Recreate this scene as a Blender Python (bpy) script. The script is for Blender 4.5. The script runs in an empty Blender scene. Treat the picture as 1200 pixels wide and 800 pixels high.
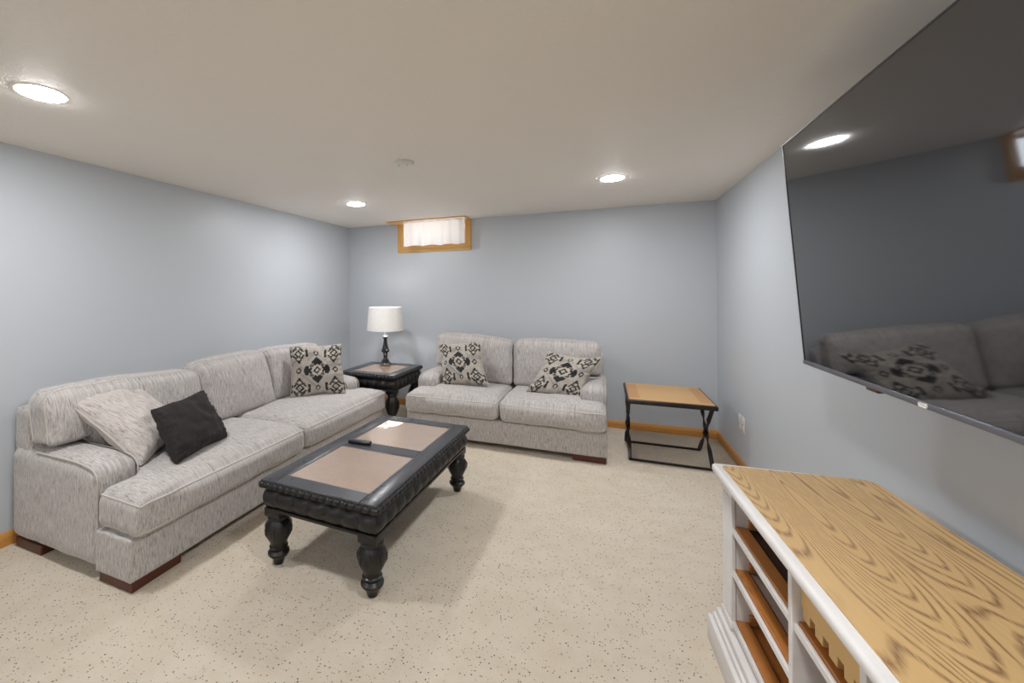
import bpy, bmesh, math, random
import numpy as np
from mathutils import Vector, Matrix, noise

PI = math.pi
SC = bpy.context.scene
COL = SC.collection

# ------------------------------------------------------------------ camera
CAMZ = 1.4317
cr = Vector((0.92044, 0.39082, -0.00663))
cu = Vector((0.00705, 0.00036, 0.99998))
cw = Vector((-0.39081, 0.92047, 0.00242))
cam_d = bpy.data.cameras.new('camera')
cam = bpy.data.objects.new('camera', cam_d)
COL.objects.link(cam)
cam.matrix_world = Matrix(((cr.x, cu.x, -cw.x, 0), (cr.y, cu.y, -cw.y, 0), (cr.z, cu.z, -cw.z, CAMZ), (0, 0, 0, 1)))
cam_d.sensor_width = 36
cam_d.lens = 495.70 / 1200 * 36
cam_d.shift_x = (600 - 496.34) / 1200
cam_d.shift_y = -(400 - 340.84) / 1200
cam_d.clip_start = 0.02
SC.camera = cam

# ------------------------------------------------------------------ world, exposure
world = bpy.data.worlds.new('daylight')
SC.world = world
world.use_nodes = True
bg = world.node_tree.nodes['Background']
bg.inputs[0].default_value = (0.86, 0.93, 1.0, 1)
bg.inputs[1].default_value = 2.1
SC.view_settings.view_transform = 'Standard'
SC.view_settings.look = 'None'
SC.view_settings.exposure = 1.22
SC.view_settings.gamma = 1.0
SC.view_settings.use_curve_mapping = False
LAMP_GLOW = 120.0          # the recessed lamps' emission
LAMP_COLOUR = (0.975, 0.985, 1.0)

# ------------------------------------------------------------------ room size
XL, XR, YB, YF, ZC = -3.150, 1.009, 4.858, -3.2, 2.3017


# ------------------------------------------------------------------ materials
def s2l(c):
    return tuple(((v / 255) / 12.92 if v / 255 <= .04045 else ((v / 255 + .055) / 1.055) ** 2.4) for v in c) + (1,)


class Mat:
    def __init__(self, name, col=(128, 128, 128), rough=.6, **kw):
        self.m = bpy.data.materials.new(name)
        self.m.use_nodes = True
        self.nt = self.m.node_tree
        self.b = self.nt.nodes['Principled BSDF']
        self.b.inputs['Base Color'].default_value = s2l(col)
        self.b.inputs['Roughness'].default_value = rough
        for k, v in kw.items():
            self.b.inputs[k.replace('_', ' ')].default_value = v
        self._tc = None

    def n(self, typ, **kw):
        x = self.nt.nodes.new(typ)
        for k, v in kw.items():
            if k.startswith('i_'):
                x.inputs[k[2:].replace('_', ' ')].default_value = v
            else:
                setattr(x, k, v)
        return x

    def l(self, a, b):
        self.nt.links.new(a, b)

    def tc(self):
        if not self._tc:
            self._tc = self.n('ShaderNodeTexCoord')
        return self._tc

    def vec(self, scale=(1, 1, 1), loc=(0, 0, 0), rot=(0, 0, 0), src=None):
        mp = self.n('ShaderNodeMapping')
        mp.inputs['Scale'].default_value = scale
        mp.inputs['Location'].default_value = loc
        mp.inputs['Rotation'].default_value = rot
        self.l(src or self.tc().outputs['Object'], mp.inputs['Vector'])
        return mp.outputs[0]

    def noise(self, vec, scale=1, detail=3, rough=.5, dist=0):
        x = self.n('ShaderNodeTexNoise')
        x.inputs['Scale'].default_value = scale
        x.inputs['Detail'].default_value = detail
        x.inputs['Roughness'].default_value = rough
        x.inputs['Distortion'].default_value = dist
        self.l(vec, x.inputs['Vector'])
        return x.outputs['Fac']

    def ramp(self, fac, stops, interp='LINEAR'):
        r = self.n('ShaderNodeValToRGB')
        r.color_ramp.interpolation = interp
        els = r.color_ramp.elements
        while len(els) < len(stops):
            els.new(.5)
        for e, (p, c) in zip(els, stops):
            e.position = p
            e.color = s2l(c) if len(c) == 3 else c
        self.l(fac, r.inputs[0])
        return r.outputs[0]

    def mix(self, fac, a, b, blend='MIX'):
        x = self.n('ShaderNodeMix', data_type='RGBA', blend_type=blend)
        for s, v in ((x.inputs[0], fac), (x.inputs[6], a), (x.inputs[7], b)):
            if hasattr(v, 'is_linked') or hasattr(v, 'links'):
                self.l(v, s)
            else:
                s.default_value = v
        return x.outputs[2]

    def math(self, op, a, b=0.0):
        x = self.n('ShaderNodeMath', operation=op)
        for s, v in ((x.inputs[0], a), (x.inputs[1], b)):
            if hasattr(v, 'links'):
                self.l(v, s)
            else:
                s.default_value = v
        return x.outputs[0]

    def color(self, sock):
        self.l(sock, self.b.inputs['Base Color'])

    def bump(self, h, strength=.3, dist=.01):
        x = self.n('ShaderNodeBump')
        x.inputs['Strength'].default_value = strength
        x.inputs['Distance'].default_value = dist
        self.l(h, x.inputs['Height'])
        self.l(x.outputs[0], self.b.inputs['Normal'])


def paint(name, col, rough, bscale, bstr, bdist):
    M = Mat(name, col, rough)
    v = M.tc().outputs['Object']
    M.bump(M.noise(v, bscale, 4, .6), bstr, bdist)
    return M.m


M_wall = paint('blue_grey_wall_paint', (192, 197, 203), .42, 90, .25, .002)


def make_ceiling():
    M = Mat('warm_white_textured_ceiling', (240, 235, 227), .62)
    v = M.tc().outputs['Object']
    n = M.noise(v, 38, 5, .62, .8)
    M.bump(M.ramp(n, [(.42, (0, 0, 0)), (.62, (255, 255, 255))]), .30, .003)
    return M.m


M_ceil = make_ceiling()


def make_carpet():
    M = Mat('beige_flecked_carpet', (215, 203, 186), .97)
    o = M.tc().outputs['Object']
    big = M.noise(o, 1.7, 4, .6)
    base = M.ramp(big, [(.3, (232, 219, 198)), (.7, (242, 231, 213))])
    mid = M.noise(o, 95, 3, .7)
    base = M.mix(M.math('MULTIPLY', mid, .45), base, s2l((212, 192, 164)))
    blot = M.noise(o, 7, 4, .65)
    base = M.mix(M.math('MULTIPLY', M.ramp(blot, [(.42, (0, 0, 0)), (.66, (255, 255, 255))]), .35), base, s2l((214, 194, 168)))
    vo = M.n('ShaderNodeTexVoronoi')
    vo.inputs['Scale'].default_value = 95
    M.l(o, vo.inputs['Vector'])
    # only some of the cells carry a dark fleck
    sep = M.n('ShaderNodeSeparateColor')
    M.l(vo.outputs['Color'], sep.inputs[0])
    pick = M.math('GREATER_THAN', sep.outputs[0], .50)
    size = M.math('MULTIPLY', sep.outputs[1], .30)
    near = M.math('LESS_THAN', vo.outputs['Distance'], M.math('ADD', size, .05))
    dot = M.math('MULTIPLY', pick, near)
    dot = M.math('MULTIPLY', dot, .95)
    fleck = M.mix(sep.outputs[2], s2l((66, 56, 54)), s2l((146, 108, 76)))
    M.color(M.mix(dot, base, fleck))
    fine = M.noise(o, 320, 3, .7)
    h = M.math('ADD', fine, M.math('MULTIPLY', M.noise(o, 22, 3, .6), 1.6))
    M.bump(h, .8, .008)
    M.b.inputs['Sheen Weight'].default_value = .2
    return M.m


M_carpet = make_carpet()


def make_chenille(name, light, mid, dark, k=1.0):
    """heathered fabric whose threads run down the fronts and back over the tops"""
    M = Mat(name, mid, .92)
    tc = M.tc()
    sp = M.n('ShaderNodeSeparateXYZ')
    M.l(tc.outputs['Object'], sp.inputs[0])
    sn = M.n('ShaderNodeSeparateXYZ')
    M.l(tc.outputs['Normal'], sn.inputs[0])
    side = M.math('GREATER_THAN', M.math('ABSOLUTE', sn.outputs[0]), .75)
    along = M.math('SUBTRACT', sp.outputs[2], sp.outputs[1])

    def threads(fx, fa, seed, detail=3):
        c = M.n('ShaderNodeCombineXYZ')
        M.l(M.math('MULTIPLY', sp.outputs[0], fx), c.inputs[0])
        M.l(M.math('MULTIPLY', along, fa), c.inputs[1])
        c.inputs[2].default_value = seed
        c2 = M.n('ShaderNodeCombineXYZ')
        M.l(M.math('MULTIPLY', sp.outputs[1], fx), c2.inputs[0])
        M.l(M.math('MULTIPLY', sp.outputs[2], fa), c2.inputs[1])
        c2.inputs[2].default_value = seed + 5
        mx = M.n('ShaderNodeMix', data_type='VECTOR')
        M.l(side, mx.inputs[0]); M.l(c.outputs[0], mx.inputs[4]); M.l(c2.outputs[0], mx.inputs[5])
        return M.noise(mx.outputs[1], 1, detail, .65)
    a = threads(150 * k, 17 * k, 0)
    b = threads(330 * k, 45 * k, 9)
    f = M.math('ADD', M.math('MULTIPLY', a, .6), M.math('MULTIPLY', b, .4))
    c = M.ramp(f, [(.36, dark), (.46, mid), (.60, light)])
    M.color(c)
    M.bump(f, .5, .004)
    M.b.inputs['Sheen Weight'].default_value = .25
    return M.m


M_fab = make_chenille('heathered_grey_chenille', (204, 199, 196), (176, 170, 167), (124, 118, 118))
M_fab2 = make_chenille('heathered_light_cushion_chenille', (208, 200, 195), (184, 175, 170), (140, 131, 128), .8)
M_pipe = Mat('pale_grey_piping', (196, 190, 184), .9).m
M_blackfab = make_chenille('charcoal_brown_chenille', (46, 38, 39), (33, 27, 28), (22, 18, 19), 1.3)
M_blackfab.node_tree.nodes['Principled BSDF'].inputs['Sheen Weight'].default_value = .02


def make_ikat():
    M = Mat('black_and_cream_woven_medallion_fabric', (180, 172, 160), .95)
    at = M.n('ShaderNodeAttribute', attribute_name='pattern')
    o = M.tc().outputs['Object']
    w = M.noise(o, 420, 2, .6)
    w2 = M.noise(M.vec((60, 60, 330)), 1, 2, .6)
    g = M.ramp(M.math('MULTIPLY', M.math('ADD', w, w2), .5), [(.35, (196, 192, 190)), (.65, (255, 255, 255))])
    M.color(M.mix(.9, at.outputs['Color'], g, 'MULTIPLY'))
    M.bump(w, .35, .003)
    return M.m


M_ikat = make_ikat()


def make_wood(name, light, dark, axis='Y', scale=1.0, rough=.4, contrast=1.0, cath=5.0, bump=.05):
    """oak with cathedral figure running along one axis"""
    M = Mat(name, light, rough)
    rot = {'Y': (0, 0, 0), 'X': (0, 0, PI / 2), 'Z': (PI / 2, 0, 0)}[axis]
    v = M.vec((1, 1, 1), rot=rot)
    vs = M.vec((1.0, .085, 1.0), src=v)
    big = M.noise(vs, cath * scale, 1.5, .4, 0)
    rings = M.math('FRACT', M.math('MULTIPLY', big, 115))
    tri = M.math('ABSOLUTE', M.math('SUBTRACT', rings, .5))
    line = M.ramp(tri, [(.0, (255, 255, 255)), (.27, (0, 0, 0))])
    pores = M.noise(M.vec((210 * scale, 14 * scale, 210 * scale), src=v), 1, 3, .6)
    pm = M.ramp(pores, [(.36, (110, 110, 110)), (.52, (255, 255, 255))])
    fac = M.math('MULTIPLY', M.math('MULTIPLY', line, pm), .80 * contrast)
    tone = M.noise(M.vec((3, .8, 3), src=v), 1, 3, .5)
    base = M.mix(tone, s2l(light), s2l(tuple(int(c * .90) for c in light)))
    fine = M.noise(M.vec((420 * scale, 9, 420 * scale), src=v), 1, 2, .5)
    base = M.mix(M.math('MULTIPLY', fine, .30), base, s2l(dark))
    M.color(M.mix(fac, base, s2l(dark)))
    M.bump(pores, bump, .002)
    return M.m


M_oaktop = make_wood('golden_oak_cabinet_top', (224, 186, 128), (112, 78, 50), 'Y', 1.0, .42, 1.0, 3.4, .12)
M_oaktrim = make_wood('honey_oak_trim', (222, 160, 84), (170, 106, 44), 'X', 1.0, .35, .35, 6)
M_oaktrim_y = make_wood('honey_oak_trim_along_right_wall', (222, 160, 84), (170, 106, 44), 'Y', 1.0, .35, .35, 6)
M_oakwin = make_wood('light_honey_oak_window_trim', (238, 190, 118), (196, 140, 70), 'X', 1.0, .4, .3, 6)
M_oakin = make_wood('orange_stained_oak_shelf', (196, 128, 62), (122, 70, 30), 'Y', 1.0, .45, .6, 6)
M_pine = make_wood('pale_pine_rack', (226, 184, 120), (188, 142, 84), 'Y', 1.2, .5, .4, 6)
M_tabletop = make_wood('satin_maple_table_top', (222, 176, 112), (186, 134, 74), 'X', .8, .32, .35, 5)
M_tabletop_end = make_wood('darker_crossgrain_table_border', (206, 150, 88), (168, 112, 58), 'Y', .8, .32, .35, 5)
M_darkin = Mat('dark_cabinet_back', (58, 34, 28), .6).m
M_foot = Mat('dark_cherry_block_foot', (84, 42, 28), .4).m


def make_whitepaint():
    M = Mat('brushed_off_white_paint', (214, 210, 208), .5)
    st = M.noise(M.vec((9, 2, 9)), 1, 3, .6)
    M.color(M.ramp(st, [(.3, (212, 208, 206)), (.6, (226, 223, 221))]))
    return M.m


M_white = make_whitepaint()
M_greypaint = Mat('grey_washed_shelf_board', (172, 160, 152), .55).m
M_plastic = Mat('white_plastic', (226, 224, 222), .35).m
M_plastic_d = Mat('dark_slot', (60, 56, 54), .6).m


def make_black_wood(name='distressed_black_paint', col=(19, 17, 17), rough=.42, dr=0, k=1.4):
    M = Mat(name, col, rough)
    o = M.tc().outputs['Object']
    n = M.noise(o, 14, 5, .7)
    c = tuple(int(v * k + 4) for v in col)
    M.color(M.ramp(n, [(.45, col), (.72, c)]))
    M.l(M.ramp(n, [(.3, (150 + dr,) * 3), (.8, (185 + dr,) * 3)]), M.b.inputs['Roughness'])
    return M.m


M_black = make_black_wood()
M_topframe = make_black_wood('satin_charcoal_table_top', (58, 59, 64), .3, -12, 1.12)
M_blackgap = Mat('black_recess', (14, 13, 13), .6).m


def make_stone():
    M = Mat('tan_stone_under_glass', (176, 146, 120), .35, Coat_Weight=1.0, Coat_Roughness=.02, Coat_IOR=2.6)
    o = M.tc().outputs['Object']
    v = M.n('ShaderNodeTexVoronoi')
    v.inputs['Scale'].default_value = 150
    M.l(o, v.inputs['Vector'])
    n = M.noise(o, 9, 3, .6)
    c = M.mix(n, s2l((176, 142, 116)), s2l((196, 166, 138)))
    M.color(M.mix(M.math('MULTIPLY', v.outputs['Distance'], .6), c, s2l((150, 120, 98))))
    return M.m


M_stone = make_stone()
M_iron = make_black_wood('dark_bronze_iron', (38, 32, 32), .35)
M_iron.node_tree.nodes['Principled BSDF'].inputs['Metallic'].default_value = .4


def make_shade():
    M = Mat('white_linen_lamp_shade', (240, 236, 232), .9)
    o = M.tc().outputs['Object']
    a = M.noise(M.vec((30, 30, 500)), 1, 2, .6)
    b = M.noise(M.vec((420, 420, 25)), 1, 2, .6)
    M.color(M.ramp(M.math('MULTIPLY', M.math('ADD', a, b), .5), [(.3, (222, 218, 214)), (.65, (250, 248, 246))]))
    tr = M.n('ShaderNodeBsdfTranslucent')
    tr.inputs[0].default_value = s2l((244, 240, 236))
    mx = M.n('ShaderNodeMixShader')
    mx.inputs[0].default_value = .14
    M.l(M.b.outputs[0], mx.inputs[1]); M.l(tr.outputs[0], mx.inputs[2])
    M.l(mx.outputs[0], M.nt.nodes['Material Output'].inputs[0])
    return M.m


M_shade = make_shade()
M_lampbody = Mat('glossy_black_lamp_body', (30, 28, 30), .16, Coat_Weight=.5).m
M_nickel = Mat('pale_brushed_nickel', (196, 202, 206), .25, Metallic=.9).m


def make_curtain():
    M = Mat('thin_white_curtain', (244, 242, 240), .9)
    tr = M.n('ShaderNodeBsdfTranslucent')
    tr.inputs[0].default_value = s2l((250, 248, 246))
    mx = M.n('ShaderNodeMixShader')
    mx.inputs[0].default_value = .6
    M.l(M.b.outputs[0], mx.inputs[1]); M.l(tr.outputs[0], mx.inputs[2])
    M.l(mx.outputs[0], M.nt.nodes['Material Output'].inputs[0])
    return M.m


M_curtain = make_curtain()


def make_emit(name, col, strength):
    m = bpy.data.materials.new(name)
    m.use_nodes = True
    nt = m.node_tree
    nt.nodes.clear()
    e = nt.nodes.new('ShaderNodeEmission')
    e.inputs[0].default_value = (*col, 1)
    e.inputs[1].default_value = strength
    o = nt.nodes.new('ShaderNodeOutputMaterial')
    nt.links.new(e.outputs[0], o.inputs[0])
    return m


M_glow = make_emit('recessed_lamp_lens', LAMP_COLOUR, LAMP_GLOW)


M_bulb = make_emit('soft_lit_bulb', (1.0, .97, .94), 30.0)


def make_glass():
    m = bpy.data.materials.new('clear_window_glass')
    m.use_nodes = True
    nt = m.node_tree
    nt.nodes.clear()
    t = nt.nodes.new('ShaderNodeBsdfTransparent')
    g = nt.nodes.new('ShaderNodeBsdfGlossy')
    g.inputs['Roughness'].default_value = .02
    mx = nt.nodes.new('ShaderNodeMixShader')
    mx.inputs[0].default_value = .08
    o = nt.nodes.new('ShaderNodeOutputMaterial')
    nt.links.new(t.outputs[0], mx.inputs[1]); nt.links.new(g.outputs[0], mx.inputs[2]); nt.links.new(mx.outputs[0], o.inputs[0])
    return m


M_glass = make_glass()
M_screen = Mat('black_glossy_screen', (16, 17, 22), .04, IOR=2.05).m
M_bezel = Mat('dark_bezel', (34, 34, 38), .35).m
M_silver = Mat('grey_metal_lip', (118, 120, 128), .38, Metallic=.6).m
M_tvback = Mat('black_plastic_back', (26, 26, 28), .55).m
M_remote = Mat('black_remote_plastic', (24, 22, 26), .35).m
M_button = Mat('grey_rubber_button', (90, 88, 94), .6).m
M_cord = Mat('white_cord', (214, 212, 208), .5).m


# ------------------------------------------------------------------ object helpers
def link(o, parent=None):
    COL.objects.link(o)
    if parent:
        o.parent = parent
    return o


def tag(o, label=None, cat=None, group=None, kind=None):
    if label: o['label'] = label
    if cat: o['category'] = cat
    if group: o['group'] = group
    if kind: o['kind'] = kind
    return o


def thing(name, label, cat, loc=(0, 0, 0), rz=0, group=None):
    o = bpy.data.objects.new(name, None)
    o.empty_display_size = .1
    o.location = loc
    o.rotation_euler = (0, 0, rz)
    link(o)
    return tag(o, label, cat, group)


class MB:
    """collects shapes into one mesh"""
    def __init__(self):
        self.bm = bmesh.new()

    def add(self, verts, faces):
        vs = [self.bm.verts.new(v) for v in verts]
        for f in faces:
            try:
                self.bm.faces.new([vs[i] for i in f])
            except ValueError:
                pass
        return vs

    def box(self, x0, x1, y0, y1, z0, z1, bev=0, seg=2):
        t = bmesh.new()
        bmesh.ops.create_cube(t, size=1)
        for v in t.verts:
            v.co = Vector((x0 + (v.co.x + .5) * (x1 - x0), y0 + (v.co.y + .5) * (y1 - y0), z0 + (v.co.z + .5) * (z1 - z0)))
        if bev:
            bmesh.ops.bevel(t, geom=list(t.edges), offset=bev, segments=seg, affect='EDGES', profile=.5)
        self.merge(t)
        return self

    def merge(self, t, mat=None):
        if mat is not None:
            bmesh.ops.transform(t, matrix=mat, verts=t.verts)
        me = bpy.data.meshes.new('tmp')
        t.to_mesh(me)
        t.free()
        self.bm.from_mesh(me)
        bpy.data.meshes.remove(me)

    def lathe(self, prof, c=(0, 0, 0), n=32, caps=True, sx=1, sy=1):
        rings = []
        for r, z in prof:
            rings.append([self.bm.verts.new((c[0] + sx * r * math.cos(2 * PI * i / n), c[1] + sy * r * math.sin(2 * PI * i / n), c[2] + z)) for i in range(n)])
        for a, b in zip(rings, rings[1:]):
            for i in range(n):
                self.bm.faces.new((a[i], a[(i + 1) % n], b[(i + 1) % n], b[i]))
        if caps:
            self.bm.faces.new(rings[0][::-1])
            self.bm.faces.new(rings[-1])
        return self

    def tube(self, pts, r, n=8, closed=False, sq=None):
        """round tube along points; sq=(w, h, up) gives a rectangular bar instead"""
        P = [Vector(p) for p in pts]
        m = len(P)
        rings = []
        ref = None
        for i, p in enumerate(P):
            if closed:
                t = (P[(i + 1) % m] - P[i - 1])
            else:
                t = P[min(i + 1, m - 1)] - P[max(i - 1, 0)]
            t.normalize()
            if ref is None:
                ref = Vector((0, 0, 1)) if abs(t.z) < .9 else Vector((1, 0, 0))
            a = (ref - t * ref.dot(t)).normalized()
            ref = a
            b = t.cross(a)
            rr = r[i] if isinstance(r, (list, tuple)) else r
            rings.append([self.bm.verts.new(p + (a * math.cos(2 * PI * k / n) + b * math.sin(2 * PI * k / n)) * rr) for k in range(n)])
        for i in range(m if closed else m - 1):
            A, B = rings[i], rings[(i + 1) % m]
            for k in range(n):
                self.bm.faces.new((A[k], A[(k + 1) % n], B[(k + 1) % n], B[k]))
        if not closed:
            self.bm.faces.new(rings[0][::-1])
            self.bm.faces.new(rings[-1])
        return self

    def prism(self, poly, z0, z1, bev=0, seg=3):
        t = bmesh.new()
        lo = [t.verts.new((x, y, z0)) for x, y in poly]
        hi = [t.verts.new((x, y, z1)) for x, y in poly]
        n = len(poly)
        t.faces.new(lo[::-1]); t.faces.new(hi)
        for i in range(n):
            t.faces.new((lo[i], lo[(i + 1) % n], hi[(i + 1) % n], hi[i]))
        bmesh.ops.recalc_face_normals(t, faces=t.faces)
        if bev:
            bmesh.ops.bevel(t, geom=list(t.edges), offset=bev, segments=seg, affect='EDGES', profile=.5)
        self.merge(t)
        return self

    def obj(self, name, mat, parent=None, smooth=True, angle=40):
        bmesh.ops.recalc_face_normals(self.bm, faces=self.bm.faces)
        me = bpy.data.meshes.new(name)
        self.bm.to_mesh(me)
        self.bm.free()
        me.materials.append(mat)
        if smooth:
            me.shade_smooth()
            me.set_sharp_from_angle(angle=math.radians(angle))
        return link(bpy.data.objects.new(name, me), parent)


def struct(name, mb, mat, parent=None, smooth=False):
    o = mb.obj(name, mat, parent, smooth)
    if parent is None:
        o['kind'] = 'structure'
    return o


def smoothstep(a, b, x):
    t = min(1, max(0, (x - a) / (b - a)))
    return t * t * (3 - 2 * t)


# ------------------------------------------------------------------ room shell
T = .18
WX0, WX1, WZ0 = -2.335, -1.512, 2.003      # the basement window's opening
struct('floor', MB().box(XL - T, XR + T, YF - T, YB + T, -.12, 0), M_carpet)
struct('ceiling', MB().box(XL - T, XR + T, YF - T, YB + T, ZC, ZC + .12), M_ceil)
struct('wall_left', MB().box(XL - T, XL, YF, YB + T, 0, ZC), M_wall)
struct('wall_right', MB().box(XR, XR + T, YF, YB + T, 0, ZC), M_wall)
struct('wall_front', MB().box(XL - T, XR + T, YF - T, YF, 0, ZC), M_wall)
wb = MB()
wb.box(XL, WX0, YB, YB + T, 0, ZC)
wb.box(WX1, XR, YB, YB + T, 0, ZC)
wb.box(WX0, WX1, YB, YB + T, 0, WZ0)
struct('wall_back', wb, M_wall)


def baseboard(name, p0, p1, nrm, mat):
    """moulded oak board from p0 to p1, nrm points into the room"""
    prof = [(0, 0), (.013, 0), (.013, .050), (.010, .060), (.008, .068), (.004, .076), (0, .080)]
    p0, p1, nrm = Vector(p0), Vector(p1), Vector(nrm)
    mb = MB()
    vs = []
    for p in (p0, p1):
        vs.append([mb.bm.verts.new((p.x + nrm.x * a, p.y + nrm.y * a, b)) for a, b in prof])
    n = len(prof)
    for i in range(n):
        mb.bm.faces.new((vs[0][i], vs[0][(i + 1) % n], vs[1][(i + 1) % n], vs[1][i]))
    mb.bm.faces.new(vs[0]); mb.bm.faces.new(vs[1][::-1])
    struct(name, mb, mat)


baseboard('baseboard_back', (XL, YB, 0), (XR, YB, 0), (0, -1, 0), M_oaktrim)
baseboard('baseboard_right', (XR, YB - .013, 0), (XR, YF, 0), (-1, 0, 0), M_oaktrim_y)
baseboard('baseboard_left', (XL, YB - .013, 0), (XL, YF, 0), (1, 0, 0), M_oaktrim_y)
baseboard('baseboard_front', (XL + .013, YF, 0), (XR - .013, YF, 0), (0, 1, 0), M_oaktrim)

# window: oak casing, oak reveal, white vinyl sash, pane, oak board under the ceiling
win = bpy.data.objects.new('window_1', None)
win.location = ((WX0 + WX1) / 2, YB, WZ0)
link(win)
win['kind'] = 'structure'


def wpart(name, mb, mat, label=None, smooth=False):
    for v in mb.bm.verts:
        v.co -= Vector(win.location)
    o = mb.obj(name, mat, win, smooth)
    if label: o['label'] = label
    return o


cas = .073


def casing_bar(x0, x1, z0, z1, vertical):
    mb = MB()
    mb.box(x0, x1, YB - .020, YB, z0, z1, .003, 1)
    if vertical:
        w = x1 - x0
        mb.box(x0 + w * .18, x0 + w * .36, YB - .026, YB - .018, z0 + .002, z1 - .002, .002, 1)
        mb.box(x0 + w * .55, x0 + w * .82, YB - .028, YB - .018, z0 + .002, z1 - .002, .002, 1)
    else:
        h = z1 - z0
        mb.box(x0 + .002, x1 - .002, YB - .026, YB - .018, z0 + h * .18, z0 + h * .36, .002, 1)
        mb.box(x0 + .002, x1 - .002, YB - .028, YB - .018, z0 + h * .55, z0 + h * .82, .002, 1)
    return mb


wpart('casing', casing_bar(WX0 - cas, WX0, WZ0, ZC - .012, True), M_oakwin)
wpart('casing', casing_bar(WX1, WX1 + cas, WZ0, ZC - .012, True), M_oakwin)
wpart('casing', casing_bar(WX0 - cas, WX1 + cas, WZ0 - cas, WZ0, False), M_oakwin)
mb = MB()
mb.box(WX0 - .001, WX0 + .012, YB, YB + .15, WZ0, ZC)
mb.box(WX1 - .012, WX1 + .001, YB, YB + .15, WZ0, ZC)
mb.box(WX0 + .012, WX1 - .012, YB, YB + .15, WZ0 - .001, WZ0 + .012)
wpart('reveal', mb, M_oakwin)
mb = MB()
x0, x1, z0, z1 = WX0 + .012, WX1 - .012, WZ0 + .012, ZC - .002
for b in ((x0, x0 + .03, z0, z1), (x1 - .03, x1, z0, z1), (x0 + .03, x1 - .03, z0, z0 + .03), (x0 + .03, x1 - .03, z1 - .03, z1)):
    mb.box(b[0], b[1], YB + .10, YB + .14, b[2], b[3], .003, 1)
mb.box((x0 + x1) / 2 - .012, (x0 + x1) / 2 + .012, YB + .105, YB + .135, z0 + .03, z1 - .03)
wpart('sash', mb, M_plastic)
mb = MB()
mb.box(x0 + .02, x1 - .02, YB + .118, YB + .122, z0 + .02, z1 - .02)
wpart('pane', mb, M_glass)
mb = MB()
mb.box(-2.462, -1.446, 4.632, YB, ZC - .012, ZC - .0005, .002, 1)
wpart('head_board', mb, M_oakwin)

# curtain on a thin rod
cx0, cx1, cz0, cz1, cyy = -2.245, -1.465, 1.99, ZC - .014, 4.665
cur = thing('curtain', 'short white gathered curtain hung over the small basement window', 'curtain', ((cx0 + cx1) / 2, cyy, cz1))
mb = MB()
NX, NZ = 160, 14
vs = []
for j in range(NZ + 1):
    v = j / NZ
    row = []
    for i in range(NX + 1):
        u = i / NX
        x = (u - .5) * (cx1 - cx0)
        fold = .011 * math.sin(u * 44 + 1.5 * noise.noise((u * 5, v * .5, 3))) + .008 * math.sin(u * 19 + 2)
        y = fold * (.45 + .55 * v) + .010 * noise.noise((u * 9, v * 1.5, 7))
        z = -v * (cz1 - cz0 + .006 * math.sin(u * 23) * v)
        row.append(mb.bm.verts.new((x, y, z)))
    vs.append(row)
for j in range(NZ):
    for i in range(NX):
        mb.bm.faces.new((vs[j][i], vs[j][i + 1], vs[j + 1][i + 1], vs[j + 1][i]))
mb.obj('curtain_panel', M_curtain, cur)
MB().tube([((cx0 - cx1) / 2 - .01, .0, -.012), ((cx1 - cx0) / 2 + .01, .0, -.012)], .004, 8).obj('curtain_rod', M_plastic, cur)
for k in range(5):
    x = -.34 + k * .17
    MB().lathe([(.003, -.004), (.008, -.003), (.008, .003), (.003, .004)], (x, -.018, -.02), 12).obj('curtain_clip', M_plastic, cur)


# recessed lights
def ceil_light(x, y, label):
    t = thing('recessed_light', label, 'ceiling light', (x, y, ZC), 0, 'recessed ceiling lights')
    MB().lathe([(.083, 0), (.083, -.0022), (.089, -.0028), (.094, -.002), (.095, 0)], (0, 0, 0), 48, False).obj('trim_ring', M_plastic, t)
    MB().lathe([(.0825, -.0005), (.0825, -.003), (.078, -.005), (.066, -.0065), (.03, -.007), (.004, -.0072)], (0, 0, 0), 48).obj('lens', M_glow, t)
    return t


ceil_light(-2.232, 1.039, 'lit round recessed light in the ceiling above the near end of the long sofa')
ceil_light(-2.234, 3.575, 'lit round recessed light in the ceiling beside the basement window, above the corner lamp')
ceil_light(.071, 3.585, 'lit round recessed light in the ceiling above the right end of the loveseat')
ceil_light(.071, 1.039, 'added round recessed light in the ceiling above the television cabinet, unseen, out of the frame')  # unseen lamp added on the visible lights' spacing, to help light the room
ceil_light(-2.232, -1.50, 'added unseen round recessed light behind the viewpoint near the left wall')  # added behind the camera on the same spacing, for more even room light
ceil_light(.071, -1.50, 'added unseen round recessed light behind the viewpoint near the right wall')  # its unseen partner on the right, also added to even out the light

sd = thing('smoke_detector', 'flat round off-white smoke detector on the ceiling with two dark dots', 'smoke detector', (-1.222, 2.555, ZC))
MB().lathe([(.066, 0), (.068, -.008), (.066, -.020), (.058, -.027), (.030, -.029), (.002, -.029)], (0, 0, 0), 40).obj('housing', M_plastic, sd)
for dx, dy in ((-.024, -.03), (.034, -.02)):
    MB().lathe([(.004, 0), (.004, -.002)], (dx, dy, -.0278), 12).obj('sensor_dot', M_plastic_d, sd)

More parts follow.
